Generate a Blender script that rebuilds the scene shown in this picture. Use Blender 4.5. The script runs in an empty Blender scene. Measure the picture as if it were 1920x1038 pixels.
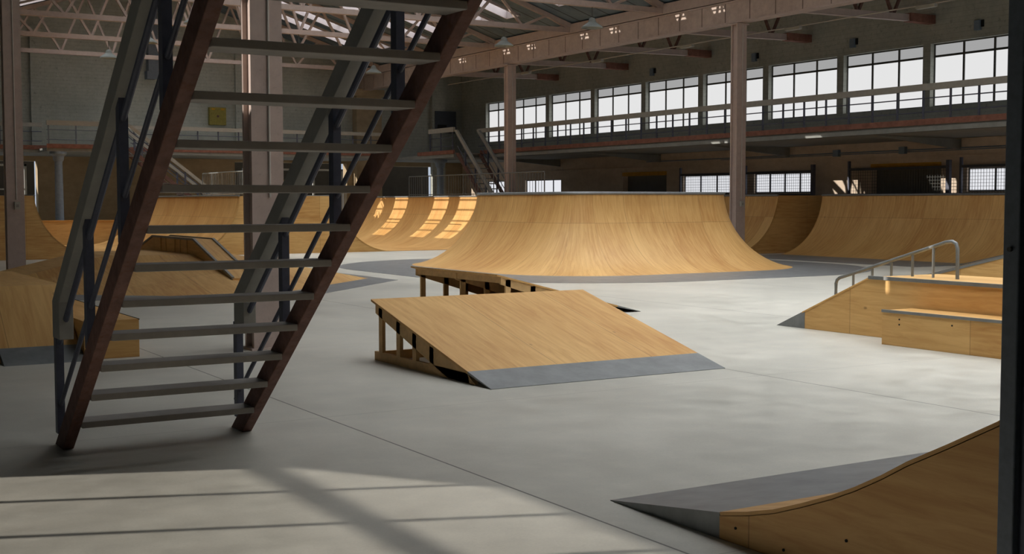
import bpy, math, random
from mathutils import Vector, Matrix
random.seed(7)
scene = bpy.context.scene
COL = scene.collection
PI = math.pi

# ------------------------------------------------------------------ materials
def srgb(r, g, b):
    def c(x):
        x /= 255.0
        return x / 12.92 if x <= 0.04045 else ((x + 0.055) / 1.055) ** 2.4
    return (c(r), c(g), c(b), 1.0)

class NT:
    def __init__(s, name):
        s.m = bpy.data.materials.new(name); s.m.use_nodes = True
        s.t = s.m.node_tree; s.t.nodes.clear()
        s.out = s.n('ShaderNodeOutputMaterial')
    def n(s, typ, **kw):
        nd = s.t.nodes.new(typ)
        for k, v in kw.items(): setattr(nd, k, v)
        return nd
    def l(s, a, b): s.t.links.new(a, b)
    def math(s, op, a, b=None, clamp=False):
        nd = s.n('ShaderNodeMath', operation=op); nd.use_clamp = clamp
        for i, x in enumerate((a, b)):
            if x is None: continue
            if isinstance(x, (int, float)): nd.inputs[i].default_value = x
            else: s.l(x, nd.inputs[i])
        return nd.outputs[0]
    def mix(s, fac, a, b, mode='MIX'):
        nd = s.n('ShaderNodeMix', data_type='RGBA', blend_type=mode)
        for i, x in ((0, fac), (6, a), (7, b)):
            if isinstance(x, (int, float)): nd.inputs[i].default_value = x
            elif isinstance(x, tuple): nd.inputs[i].default_value = x
            else: s.l(x, nd.inputs[i])
        return nd.outputs[2]
    def coord(s, kind, scale=(1, 1, 1)):
        tc = s.n('ShaderNodeTexCoord'); mp = s.n('ShaderNodeMapping')
        mp.inputs['Scale'].default_value = scale
        s.l(tc.outputs[kind], mp.inputs['Vector']); return mp.outputs[0]
    def noise(s, vec, scale, detail=4, rough=0.55, dist=0.0):
        nd = s.n('ShaderNodeTexNoise'); s.l(vec, nd.inputs['Vector'])
        nd.inputs['Scale'].default_value = scale; nd.inputs['Detail'].default_value = detail
        nd.inputs['Roughness'].default_value = rough; nd.inputs['Distortion'].default_value = dist
        return nd.outputs[0]
    def ramp(s, fac, stops):
        nd = s.n('ShaderNodeValToRGB'); e = nd.color_ramp.elements
        while len(e) < len(stops): e.new(0.5)
        for i, (p, c) in enumerate(stops):
            e[i].position = p; e[i].color = c if isinstance(c, tuple) else (c, c, c, 1)
        s.l(fac, nd.inputs[0]); return nd.outputs[0]
    def bsdf(s, col, rough=0.6, metal=0.0, spec=0.5, bump=None, bstr=0.2, bdist=0.01):
        b = s.n('ShaderNodeBsdfPrincipled')
        for k, x in (('Base Color', col), ('Roughness', rough)):
            if isinstance(x, (int, float, tuple)): b.inputs[k].default_value = x
            else: s.l(x, b.inputs[k])
        b.inputs['Metallic'].default_value = metal
        b.inputs['Specular IOR Level'].default_value = spec
        if bump is not None:
            bp = s.n('ShaderNodeBump'); bp.inputs['Strength'].default_value = bstr
            bp.inputs['Distance'].default_value = bdist
            s.l(bump, bp.inputs['Height']); s.l(bp.outputs[0], b.inputs['Normal'])
        s.l(b.outputs[0], s.out.inputs['Surface']); return b

def paint(name, col, rough=0.6, var=0.18, scale=6.0, metal=0.0, spec=0.4, spot=None, spotamt=0.0):
    m = NT(name); v = m.coord('Object')
    n1 = m.noise(v, scale, 6, 0.65)
    lo = tuple(c * (1 - var) for c in col[:3]) + (1,); hi = tuple(min(1, c * (1 + var)) for c in col[:3]) + (1,)
    c = m.ramp(n1, [(0.3, lo), (0.7, hi)])
    if spot:
        n2 = m.noise(v, scale * 2.3, 8, 0.75)
        k = m.ramp(n2, [(0.62 - 0.2 * spotamt, 0.0), (0.70, 1.0)])
        c = m.mix(m.math('MULTIPLY', k, spotamt), c, spot)
    m.bsdf(c, rough, metal, spec, n1, 0.08, 0.005)
    return m.m

def plywood(name, a, b, seam_u=1.22, seam_v=2.44, rough=0.5, knots=True):
    m = NT(name)
    tc = m.n('ShaderNodeTexCoord'); sp = m.n('ShaderNodeSeparateXYZ'); m.l(tc.outputs['UV'], sp.inputs[0])
    u, v = sp.outputs[0], sp.outputs[1]
    mp = m.n('ShaderNodeMapping'); mp.inputs['Scale'].default_value = (9.0, 0.9, 1); m.l(tc.outputs['UV'], mp.inputs['Vector'])
    g = m.noise(mp.outputs[0], 1.6, 8, 0.62, 0.7)
    mp2 = m.n('ShaderNodeMapping'); mp2.inputs['Scale'].default_value = (1.0, 0.35, 1); m.l(tc.outputs['UV'], mp2.inputs['Vector'])
    g2 = m.noise(mp2.outputs[0], 1.1, 3, 0.5)
    # every sheet has its own tone
    iu = m.math('FLOOR', m.math('DIVIDE', u, seam_u)); iv = m.math('FLOOR', m.math('DIVIDE', v, seam_v))
    cb = m.n('ShaderNodeCombineXYZ'); m.l(iu, cb.inputs[0]); m.l(iv, cb.inputs[1])
    wn = m.n('ShaderNodeTexWhiteNoise', noise_dimensions='3D'); m.l(cb.outputs[0], wn.inputs['Vector'])
    tone = m.math('MULTIPLY', m.math('SUBTRACT', wn.outputs[0], 0.5), 0.16)
    f = m.math('ADD', m.math('ADD', m.math('MULTIPLY', g, 0.62), m.math('MULTIPLY', g2, 0.45)), tone)
    c = m.ramp(f, [(0.34, b), (0.5, tuple((x + y) / 2 for x, y in zip(a, b))), (0.68, a)])
    if knots:
        mk = m.n('ShaderNodeMapping'); mk.inputs['Scale'].default_value = (2.3, 1.3, 1); m.l(tc.outputs['UV'], mk.inputs['Vector'])
        vo = m.n('ShaderNodeTexVoronoi'); vo.inputs['Scale'].default_value = 1.0; m.l(mk.outputs[0], vo.inputs['Vector'])
        k = m.ramp(vo.outputs['Distance'], [(0.02, 1.0), (0.055, 0.0)])
        gate = m.math('GREATER_THAN', m.noise(mk.outputs[0], 0.9, 1), 0.50)
        c = m.mix(m.math('MULTIPLY', m.math('MULTIPLY', k, gate), 0.6), c, tuple(x * 0.25 for x in b[:3]) + (1,))
    fu = m.math('ABSOLUTE', m.math('SUBTRACT', m.math('FRACT', m.math('DIVIDE', u, seam_u)), 0.5))
    fv = m.math('ABSOLUTE', m.math('SUBTRACT', m.math('FRACT', m.math('DIVIDE', v, seam_v)), 0.5))
    s1 = m.math('GREATER_THAN', fu, 0.5 - 0.005 / seam_u); s2 = m.math('GREATER_THAN', fv, 0.5 - 0.005 / seam_v)
    c = m.mix(m.math('MULTIPLY', m.math('MAXIMUM', s1, s2), 0.45), c, tuple(x * 0.3 for x in b[:3]) + (1,))
    m.bsdf(c, rough, 0, 0.35, g, 0.05, 0.003)
    return m.m

def concrete_floor():
    m = NT('polished_concrete'); v = m.coord('Object')
    n1 = m.noise(v, 0.35, 6, 0.6); n2 = m.noise(v, 2.6, 8, 0.7); n3 = m.noise(v, 60, 2)
    f = m.math('ADD', m.math('MULTIPLY', n1, 0.55), m.math('ADD', m.math('MULTIPLY', n2, 0.4), m.math('MULTIPLY', n3, 0.12)))
    c = m.ramp(f, [(0.38, srgb(170, 168, 158)), (0.55, srgb(196, 193, 182)), (0.70, srgb(214, 210, 198))])
    tc = m.n('ShaderNodeTexCoord'); sp = m.n('ShaderNodeSeparateXYZ'); m.l(tc.outputs['Object'], sp.inputs[0])
    jx = m.math('ABSOLUTE', m.math('SUBTRACT', m.math('FRACT', m.math('DIVIDE', m.math('SUBTRACT', sp.outputs[0], 4.05 - 2.435), 4.87)), 0.5))
    jy = m.math('ABSOLUTE', m.math('SUBTRACT', m.math('FRACT', m.math('DIVIDE', m.math('SUBTRACT', sp.outputs[1], 9.75 - 2.435), 4.87)), 0.5))
    lx = m.math('LESS_THAN', jx, 0.008 / 4.87); ly = m.math('LESS_THAN', jy, 0.005 / 4.87)
    c = m.mix(m.math('MULTIPLY', lx, 0.8), c, srgb(45, 42, 38))
    c = m.mix(m.math('MULTIPLY', ly, 0.4), c, srgb(80, 78, 74))
    r = m.ramp(n2, [(0.3, 0.32), (0.7, 0.55)])
    m.bsdf(c, r, 0, 0.5, n2, 0.06, 0.01)
    return m.m

def wall_mat(name, lo, hi, brick=True):
    m = NT(name); v = m.coord('Object')
    n1 = m.noise(v, 0.5, 6, 0.6); n2 = m.noise(v, 5, 8, 0.75)
    f = m.math('ADD', m.math('MULTIPLY', n1, 0.5), m.math('MULTIPLY', n2, 0.5))
    c = m.ramp(f, [(0.36, lo), (0.64, hi)])
    pits = m.ramp(m.noise(v, 7, 3, 0.6), [(0.60, 0.0), (0.68, 1.0)])
    c = m.mix(m.math('MULTIPLY', pits, 0.35), c, tuple(x * 0.35 for x in lo[:3]) + (1,))
    if brick:
        sp = m.n('ShaderNodeSeparateXYZ'); m.l(v, sp.inputs[0])
        row = m.math('ABSOLUTE', m.math('SUBTRACT', m.math('FRACT', m.math('MULTIPLY', sp.outputs[2], 6.0)), 0.5))
        c = m.mix(m.math('MULTIPLY', m.math('GREATER_THAN', row, 0.44), 0.22), c, tuple(x * 0.4 for x in lo[:3]) + (1,))
    m.bsdf(c, 0.9, 0, 0.2, n2, 0.2, 0.02)
    return m.m

def concrete_wall(name, lo, hi):
    m = NT(name); v = m.coord('Object', (1, 1, 3))
    n1 = m.noise(v, 0.6, 6, 0.65); n2 = m.noise(m.coord('Object'), 4, 6, 0.7)
    f = m.math('ADD', m.math('MULTIPLY', n1, 0.65), m.math('MULTIPLY', n2, 0.35))
    m.bsdf(m.ramp(f, [(0.36, lo), (0.64, hi)]), 0.85, 0, 0.25, n2, 0.1, 0.01)
    return m.m

def roof_mat():
    m = NT('teal_roof_sheet'); tc = m.n('ShaderNodeTexCoord'); sp = m.n('ShaderNodeSeparateXYZ'); m.l(tc.outputs['Object'], sp.inputs[0])
    n = m.noise(tc.outputs['Object'], 1.2, 5, 0.6)
    c = m.ramp(n, [(0.35, srgb(94, 110, 122)), (0.65, srgb(116, 132, 142))])
    j = m.math('ABSOLUTE', m.math('SUBTRACT', m.math('FRACT', m.math('DIVIDE', sp.outputs[1], 0.98)), 0.5))
    c = m.mix(m.math('MULTIPLY', m.math('GREATER_THAN', j, 0.46), 0.8), c, srgb(30, 33, 36))
    m.bsdf(c, 0.6, 0, 0.3); return m.m

def girder_mat():
    m = NT('girder_paint'); tc = m.n('ShaderNodeTexCoord'); sp = m.n('ShaderNodeSeparateXYZ'); m.l(tc.outputs['Object'], sp.inputs[0])
    n = m.noise(tc.outputs['Object'], 3, 6, 0.7)
    c = m.ramp(n, [(0.35, srgb(176, 158, 148)), (0.65, srgb(198, 180, 168))])
    j = m.math('ABSOLUTE', m.math('SUBTRACT', m.math('FRACT', m.math('DIVIDE', m.math('SUBTRACT', sp.outputs[1], 1.9), 1.2)), 0.5))
    c = m.mix(m.math('MULTIPLY', m.math('LESS_THAN', j, 0.018), 0.75), c, srgb(70, 52, 42))
    m.bsdf(c, 0.6, 0, 0.3); return m.m

def glow(name, col, strength, clear=False):
    m = NT(name); e = m.n('ShaderNodeEmission'); e.inputs[0].default_value = col; e.inputs[1].default_value = strength
    if clear:
        t = m.n('ShaderNodeBsdfTransparent'); a = m.n('ShaderNodeAddShader')
        m.l(e.outputs[0], a.inputs[0]); m.l(t.outputs[0], a.inputs[1]); m.l(a.outputs[0], m.out.inputs['Surface'])
    else: m.l(e.outputs[0], m.out.inputs['Surface'])
    return m.m

SKY_L = 1.6; DAY = 200.0
M = dict(
    floor=concrete_floor(),
    ply=plywood('birch_plywood', srgb(220, 177, 112), srgb(184, 132, 70)),
    lumber=paint('pine_lumber', srgb(206, 168, 116), 0.7, 0.15, 9),
    steel_plate=paint('dull_steel_plate', srgb(128, 130, 130), 0.42, 0.22, 3.5, 0.25, 0.5),
    coping=paint('galvanised_pipe', srgb(136, 138, 138), 0.4, 0.12, 8, 0.6, 0.5),
    grey_rail=paint('grey_painted_pipe', srgb(120, 124, 124), 0.45, 0.12, 12, 0.2, 0.5),
    rust=paint('rusted_brown_steel', srgb(112, 84, 76), 0.75, 0.3, 9, 0, 0.25, srgb(98, 58, 30), 0.6),
    red_oxide=paint('red_oxide_channel', srgb(140, 98, 84), 0.8, 0.3, 5, 0, 0.2, srgb(104, 58, 34), 0.5),
    tread=paint('grey_tread_steel', srgb(150, 145, 139), 0.55, 0.14, 5, 0, 0.4),
    board=paint('grey_handrail_board', srgb(162, 160, 152), 0.7, 0.1, 6),
    blue_steel=paint('blue_grey_steel', srgb(80, 84, 100), 0.5, 0.15, 14, 0, 0.45),
    post=paint('blue_grey_column_paint', srgb(112, 120, 130), 0.55, 0.15, 22, 0, 0.4),
    pale_blue=paint('pale_blue_column_paint', srgb(136, 150, 166), 0.55, 0.12, 10),
    cream=paint('pinkish_cream_paint', srgb(190, 172, 163), 0.6, 0.1, 5, 0, 0.3, srgb(120, 96, 80), 0.25),
    girder=girder_mat(),
    brickwall=wall_mat('grey_painted_brick', srgb(164, 166, 156), srgb(194, 196, 186)),
    lowwall=concrete_wall('brown_stained_concrete', srgb(186, 168, 148), srgb(216, 198, 178)),
    tanwall=concrete_wall('tan_render', srgb(158, 140, 112), srgb(182, 162, 132)),
    slab=paint('grey_concrete_slab', srgb(140, 142, 138), 0.85, 0.15, 3),
    roof=roof_mat(),
    darkroof=paint('dark_aisle_roof', srgb(84, 98, 112), 0.7, 0.15, 2),
    curb=paint('skylight_curb', srgb(186, 176, 176), 0.7, 0.08, 4),
    frame=paint('grey_window_frame', srgb(86, 87, 82), 0.6, 0.1, 6),
    dframe=paint('dark_window_frame', srgb(66, 70, 78), 0.6, 0.1, 6),
    shutter=paint('grey_shutter', srgb(92, 92, 92), 0.55, 0.1, 4),
    yellow=paint('yellow_ochre_paint', srgb(196, 144, 22), 0.6, 0.15, 5),
    olive=paint('olive_yellow_paint', srgb(150, 138, 70), 0.65, 0.2, 8, 0, 0.3, srgb(120, 90, 10), 0.4),
    lampshade=paint('lamp_enamel', srgb(140, 146, 142), 0.5, 0.06, 5),
    white=paint('white_enamel', srgb(214, 214, 208), 0.45, 0.05, 5),
    pale=paint('pale_grey_box', srgb(176, 174, 164), 0.6, 0.08, 6),
    conduit=paint('pale_conduit', srgb(196, 190, 182), 0.5, 0.06, 6),
    bluebox=paint('blue_grey_box', srgb(120, 136, 152), 0.6, 0.1, 6),
    black=paint('black_rubber', srgb(28, 27, 26), 0.8, 0.2, 8),
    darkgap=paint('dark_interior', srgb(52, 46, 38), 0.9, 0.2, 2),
    pane=glow('bright_frosted_glass', (0.80, 0.80, 0.80, 1), 0.98),
    pane_dim=glow('tinted_top_glass', (0.80, 0.80, 0.80, 1), 0.46),
    pane_low=glow('lower_frosted_glass', (0.80, 0.81, 0.85, 1), 0.98),
    sky_clear=glow('clear_skylight_glass', (0.93, 0.97, 1.0, 1), SKY_L, True),
    sky_frost=glow('frosted_skylight_glass', (0.93, 0.97, 1.0, 1), SKY_L, False),
)

# ------------------------------------------------------------------ mesh helpers
class MB:
    def __init__(s): s.v = []; s.f = []; s.uv = []
    def add(s, vs, fs, uvs=None):
        o = len(s.v); s.v += [Vector(p) for p in vs]
        for i, f in enumerate(fs):
            s.f.append([o + k for k in f])
            if uvs is not None: s.uv.append([uvs[k] for k in f])
            else:
                p = [Vector(vs[k]) for k in f]
                n = Vector((0, 0, 0))
                for a in range(len(p)):
                    q, r = p[a], p[(a + 1) % len(p)]
                    n += Vector(((q.y - r.y) * (q.z + r.z), (q.z - r.z) * (q.x + r.x), (q.x - r.x) * (q.y + r.y)))
                n = Vector((abs(n.x), abs(n.y), abs(n.z)))
                if n.z >= n.x and n.z >= n.y: s.uv.append([(q.x, q.y) for q in p])
                elif n.x >= n.y: s.uv.append([(q.z, q.y) for q in p])
                else: s.uv.append([(q.z, q.x) for q in p])
        return s
    def box(s, x0, y0, z0, x1, y1, z1):
        return s.add([(x0, y0, z0), (x1, y0, z0), (x1, y1, z0), (x0, y1, z0), (x0, y0, z1), (x1, y0, z1), (x1, y1, z1), (x0, y1, z1)],
                     [(3, 2, 1, 0), (4, 5, 6, 7), (0, 1, 5, 4), (1, 2, 6, 5), (2, 3, 7, 6), (3, 0, 4, 7)])
    def bar(s, p, q, w, h, up=(0, 0, 1)):
        p, q = Vector(p), Vector(q); d = (q - p).normalized(); up = Vector(up)
        a = d.cross(up)
        if a.length < 1e-4: a = d.cross(Vector((1, 0, 0)))
        a.normalize(); b = a.cross(d)
        a *= w / 2; b *= h / 2
        return s.add([p - a - b, p + a - b, p + a + b, p - a + b, q - a - b, q + a - b, q + a + b, q - a + b],
                     [(3, 2, 1, 0), (4, 5, 6, 7), (0, 1, 5, 4), (1, 2, 6, 5), (2, 3, 7, 6), (3, 0, 4, 7)])
    def tube(s, pts, r, n=10, cap=True):
        pts = [Vector(p) for p in pts]; o = []
        for i, p in enumerate(pts):
            d = (pts[min(i + 1, len(pts) - 1)] - pts[max(i - 1, 0)]).normalized()
            a = d.cross(Vector((0, 0, 1)))
            if a.length < 1e-3: a = d.cross(Vector((1, 0, 0)))
            a.normalize(); b = d.cross(a)
            o += [p + (a * math.cos(2 * PI * k / n) + b * math.sin(2 * PI * k / n)) * r for k in range(n)]
        fs = []
        for i in range(len(pts) - 1):
            for k in range(n):
                fs.append((i * n + k, i * n + (k + 1) % n, (i + 1) * n + (k + 1) % n, (i + 1) * n + k))
        if cap: fs += [tuple(range(n))[::-1], tuple((len(pts) - 1) * n + k for k in range(n))]
        return s.add(o, fs)
    def prism(s, poly, axis, a0, a1):
        def P(q, a):
            return {'x': (a, q[0], q[1]), 'y': (q[0], a, q[1]), 'z': (q[0], q[1], a)}[axis]
        n = len(poly); vs = [P(q, a0) for q in poly] + [P(q, a1) for q in poly]
        fs = [tuple(range(n)), tuple(range(2 * n - 1, n - 1, -1))] + [((i + 1) % n, i, n + i, n + (i + 1) % n) for i in range(n)]
        return s.add(vs, fs)
    def lathe(s, prof, c, n=20):
        vs = []; fs = []
        for r, z in prof: vs += [(c[0] + r * math.cos(2 * PI * k / n), c[1] + r * math.sin(2 * PI * k / n), c[2] + z) for k in range(n)]
        for i in range(len(prof) - 1):
            for k in range(n): fs.append((i * n + k, i * n + (k + 1) % n, (i + 1) * n + (k + 1) % n, (i + 1) * n + k))
        return s.add(vs, fs)

ORG = {}
import bmesh
def build(name, mb, mat, origin, smooth=False, bevel=0.0):
    me = bpy.data.meshes.new(name); o = Vector(origin)
    me.from_pydata([tuple(v - o) for v in mb.v], [], mb.f)
    ul = me.uv_layers.new(name='UVMap'); k = 0
    for fu in mb.uv:
        for uv in fu: ul.data[k].uv = uv; k += 1
    bm = bmesh.new(); bm.from_mesh(me); bmesh.ops.recalc_face_normals(bm, faces=bm.faces); bm.to_mesh(me); bm.free()
    me.materials.append(M[mat] if isinstance(mat, str) else mat)
    if smooth:
        for p in me.polygons: p.use_smooth = True
        try: me.set_sharp_from_angle(angle=math.radians(35))
        except Exception: pass
    ob = bpy.data.objects.new(name, me); COL.objects.link(ob)
    if bevel:
        b = ob.modifiers.new('bevel', 'BEVEL'); b.width = bevel; b.segments = 2; b.limit_method = 'ANGLE'
    return ob

def thing(name, label, cat, loc, group=None):
    e = bpy.data.objects.new(name, None); COL.objects.link(e); e.location = loc; e.empty_display_size = 0.2
    e['label'] = label; e['category'] = cat
    if group: e['group'] = group
    ORG[e] = Vector(loc); return e

def part(name, mb, mat, parent, label=None, smooth=False, bevel=0.0, kind=None):
    o = build(name, mb, mat, ORG[parent], smooth, bevel); o.parent = parent; ORG[o] = ORG[parent]
    if label: o['label'] = label
    if kind: o['kind'] = kind
    return o

def solo(name, mb, mat, label, cat, group=None, smooth=False, bevel=0.0):
    lo = Vector((min(v.x for v in mb.v), min(v.y for v in mb.v), min(v.z for v in mb.v)))
    hi = Vector((max(v.x for v in mb.v), max(v.y for v in mb.v), max(v.z for v in mb.v)))
    org = Vector(((lo.x + hi.x) / 2, (lo.y + hi.y) / 2, lo.z))
    o = build(name, mb, mat, org, smooth, bevel); o.location = org
    o['label'] = label; o['category'] = cat
    if group: o['group'] = group
    ORG[o] = org; return o

def struct(name, mb, mat, parent=None):
    o = build(name, mb, mat, ORG[parent] if parent else (0, 0, 0))
    if parent: o.parent = parent; ORG[o] = ORG[parent]
    else: o['kind'] = 'structure'; ORG[o] = Vector((0, 0, 0))
    return o

def dup(root, loc, label, group=None):
    c = root.copy(); COL.objects.link(c); c.location = loc; c['label'] = label
    if group: c['group'] = group
    for ch in root.children:
        d = ch.copy(); COL.objects.link(d); d.parent = c
        for g in ch.children:
            k = g.copy(); COL.objects.link(k); k.parent = d
    ORG[c] = Vector(loc); return c

# ------------------------------------------------------------------ main dimensions (metres)
W, L = 34.2, 62.0           # right wall plane, far wall plane
XA, XL, YN = -14.5, -0.8, -4.0   # added annex wall, unseen left wall and near wall
GX = 28.08                  # right girder line
GL = 5.36                   # left column line
EAVE, PITCH, RIDGE = 8.78, 0.32, 16.72

# ------------------------------------------------------------------ room shell
struct('floor', MB().box(XA - 0.1, YN, -0.2, W + 0.6, L + 0.6, 0), 'floor')

# right wall with window openings
PIERS = [53.2 - 3.95 * k for k in range(-1, 15)]      # 57.15, 53.2, 49.25 ...
ZS, ZT = 4.97, 7.07
wu = MB(); wl = MB()
wu.box(W, YN, ZT, W + 0.5, L, 11.5)
wu.box(W, YN, 3.95, W + 0.5, L, ZS)
for p in PIERS: wu.box(W, p - 0.16, ZS, W + 0.5, p + 0.16, ZT)
wu.box(W, 59.35, ZS, W + 0.5, L, ZT)
wu.box(W, YN, ZS, W + 0.5, PIERS[-1] - 0.16, ZT)
struct('wall_right', wu, 'brickwall')
LOWWIN = [(51.95, 55.3), (56.6, 59.2), (39.3, 42.45), (34.7, 38.0), (23.6, 27.75)]
LZ0, LZ1 = 2.1, 2.88
DOORS = [(43.6, 46.8), (28.8, 31.88)]
holes = sorted([(a, b, LZ0, LZ1) for a, b in LOWWIN] + [(a, b, 0, 3.1) for a, b in DOORS])
y = YN
for a, b, z0, z1 in holes:
    wl.box(W, y, 0, W + 0.5, a, 3.95)
    if z0 > 0: wl.box(W, a, 0, W + 0.5, b, z0)
    wl.box(W, a, z1, W + 0.5, b, 3.95); y = b
wl.box(W, y, 0, W + 0.5, L, 3.95)
wl.box(W - 0.05, YN, 3.30, W, L, 3.33)
struct('trim_1', wl, 'lowwall')
# upper windows
n = 0
EDGES = [59.35] + PIERS
for i in range(len(PIERS)):
    hi = EDGES[i] - (0.16 if i else 0.0); lo = EDGES[i + 1] + 0.16
    if hi < 21: break
    n += 1
    fr = MB(); xg = W + 0.22
    fr.box(xg - 0.03, lo, ZS, xg + 0.05, hi, ZS + 0.04); fr.box(xg - 0.03, lo, ZT - 0.04, xg + 0.05, hi, ZT)
    fr.box(xg - 0.04, lo, 6.62, xg + 0.05, hi, 6.69)
    k = 3 if hi - lo > 3 else 2
    for j in range(k + 1):
        yy = lo + (hi - lo) * j / k
        a, b = max(lo, yy - 0.035), min(hi, yy + 0.035)
        fr.box(xg - 0.035, a, ZS, xg + 0.05, b, ZT)
    w = struct('window_%d' % n, fr, 'frame')
    part('pane', MB().box(xg, lo, ZS, xg + 0.02, hi, 6.655), 'pane', w)
    part('pane', MB().box(xg, lo, 6.655, xg + 0.02, hi, ZT), 'pane_dim', w, 'tinted grey top pane')
for a, b in LOWWIN:
    n += 1; fr = MB(); xg = W + 0.12
    fr.box(xg - 0.03, a, LZ0, xg + 0.05, b, LZ0 + 0.05); fr.box(xg - 0.03, a, LZ1 - 0.04, xg + 0.05, b, LZ1)
    k = max(2, int(round((b - a) / 0.93)))
    for j in range(k + 1):
        yy = a + (b - a) * j / k
        fr.box(xg - 0.035, max(a, yy - 0.03), LZ0, xg + 0.05, min(b, yy + 0.03), LZ1)
    w = struct('window_%d' % n, fr, 'dframe')
    part('pane', MB().box(xg, a, LZ0, xg + 0.02, b, LZ1), 'pane_low', w)
for i, (a, b) in enumerate(DOORS):
    sh = MB()
    for k in range(18): sh.box(W + 0.28, a, k * 0.165, W + 0.30 + 0.015 * (k % 2), b, (k + 1) * 0.165)
    d = struct('door_%d' % (i + 1), sh, 'shutter')
    part('lintel_band', MB().box(W - 0.04, a, 2.93, W + 0.06, b, 3.10), 'yellow', d, 'yellow painted lintel band')

# far wall: grey brick above, tan render and dark openings below
zt = 3.95
we = MB(); we.prism([(XL, zt), (W + 0.5, zt), (W + 0.5, 9.9), (GX + 0.3, 9.9), (RIDGE, EAVE + PITCH * (GX - RIDGE) + 0.3), (GL - 0.3, 10.5), (XL, 10.5)], 'y', L, L + 0.5)
struct('wall_far', we, 'brickwall')
OPEN = [(0.5, 11.55, 3.7), (21.06, 27.2, 3.8), (29.2, 33.0, 3.7)]
lw = MB(); x = XL
for a, b, z in OPEN:
    lw.box(x, L, 0, a, L + 0.5, zt); lw.box(a, L, z, b, L + 0.5, zt); x = b
lw.box(x, L, 0, W + 0.5, L + 0.5, zt)
struct('trim_2', lw, 'tanwall')
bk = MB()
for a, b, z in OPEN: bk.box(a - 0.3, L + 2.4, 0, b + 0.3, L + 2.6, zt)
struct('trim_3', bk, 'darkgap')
fr = MB()
def portal(mb, a, b, z, posts):
    mb.box(a, L - 0.06, z - 0.1, b, L + 0.02, z)
    for p in posts: mb.box(p - 0.05, L - 0.06, 0, p + 0.05, L + 0.02, z)
portal(fr, 21.5, 26.95, 3.5, (21.5, 25.3, 26.9))
fr.box(21.5, L - 0.05, 2.35, 26.95, L, 2.42)
struct('door_3', fr, 'white')
fr = MB(); portal(fr, 6.0, 11.05, 3.55, (6.05, 9.0, 11.0)); fr.box(6.0, L - 0.05, 2.35, 11.05, L, 2.42)
struct('door_4', fr, 'white')
solo('stacked_crate', MB().box(24.3, L + 1.0, 0, 25.1, L + 1.8, 2.95), 'yellow', 'dim yellow crate inside the dark portal of the far wall', 'crate')
# pilaster carrying the girder on the far wall
pl = MB().box(27.55, L - 0.55, 0, 29.0, L, 7.7); pl.box(27.4, L - 0.62, 7.35, 29.15, L, 7.72)
struct('trim_4', pl, 'tanwall')
struct('trim_5', MB().box(32.2, L - 0.25, 0, 33.0, L, 9.9), 'brickwall')
struct('trim_6', MB().box(11.3, L - 0.2, zt, 11.9, L, 9.9).box(21.1, L - 0.2, zt, 21.9, L, 9.9), 'brickwall')

# unseen walls close the hall; low evening sun reaches in through the windows of the left side
SUN = (3.3, -1.32, -1.0)
def wall_with_windows(mb, x, t, y0, y1, z1, wins):
    """wall in the plane x, with openings (ya, yb, za, zb); openings that share a y range are stacked"""
    ys = sorted({y0, y1} | {w[0] for w in wins} | {w[1] for w in wins})
    for a, b in zip(ys, ys[1:]):
        zs = [0]
        for w in sorted((w for w in wins if w[0] <= a + 1e-6 and w[1] >= b - 1e-6), key=lambda w: w[2]): zs += [w[2], w[3]]
        zs.append(z1)
        for k in range(0, len(zs), 2): mb.box(x - t, a, zs[k], x, b, zs[k + 1])
LW = [(58.9, 60.2, 7.5, 9.75), (55.2, 56.5, 7.5, 9.75), (52.9, 54.3, 7.5, 9.75), (61.2, 61.9, 7.5, 9.75)]
wb_ = MB(); wall_with_windows(wb_, XL, 0.08, 24.0, L, 10.5, LW)
struct('wall_left', wb_, 'brickwall')
bars = MB()
for (a, b_, z0, z1) in LW:
    for z in (8.02, 8.52, 9.02, 9.44): bars.box(XL - 0.06, a, z, XL - 0.02, b_, z + 0.06)
struct('window_90', bars, 'frame')
AWIN = [(10.0, 15.08, 4.0, 5.621), (22.42, 22.8, 8.85, 10.2)]  # unseen annex added; its openings are shaped to throw the foreground sun patch
wa = MB(); wall_with_windows(wa, XA, 0.08, YN, 24.0, 10.5, AWIN); wa.box(XA, 23.9, 0, XL - 0.08, 24.0, 10.5)
struct('wall_added_annex', wa, 'brickwall')
ab = MB()
for yy in (14.29, 13.39, 12.5, 11.6): ab.box(XA - 0.06, yy - 0.025, 4.0, XA - 0.02, yy + 0.025, 5.621)
ab.box(XA - 0.06, 10.0, 5.255, XA - 0.02, 15.08, 5.325); ab.box(XA - 0.06, 10.0, 4.61, XA - 0.02, 15.08, 4.68)
ab.prism([(15.1, 5.33), (15.1, 5.63), (14.1, 5.63)], 'x', XA - 0.05, XA - 0.03)  # unseen corner sheet added to clip the foreground sun patch
struct('window_91', ab, 'frame')
wn = MB().box(XA, YN - 0.4, 0, W + 0.5, YN, 4.97).box(XA, YN - 0.4, 7.07, W + 0.5, YN, 12.8).box(XA, YN - 0.4, 4.97, 5.5, YN, 7.07)
for k in range(7): wn.box(9.1 + 3.95 * k, YN - 0.4, 4.97, 9.45 + 3.95 * k + (3 if k == 6 else 0), YN, 7.07)
struct('wall_near', wn, 'brickwall')
nw = MB()
for k in range(7):
    for j in range(4): nw.box(5.5 + 3.95 * k + 1.2 * j - 0.03, YN - 0.26, 4.97, 5.5 + 3.95 * k + 1.2 * j + 0.03, YN - 0.2, 7.07)
q_ = struct('window_93', nw, 'frame')
part('pane', MB().box(5.5, YN - 0.3, 4.97, 33.5, YN - 0.27, 7.07), 'pane', q_)  # glowing windows added in the unseen near wall as soft fill

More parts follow.
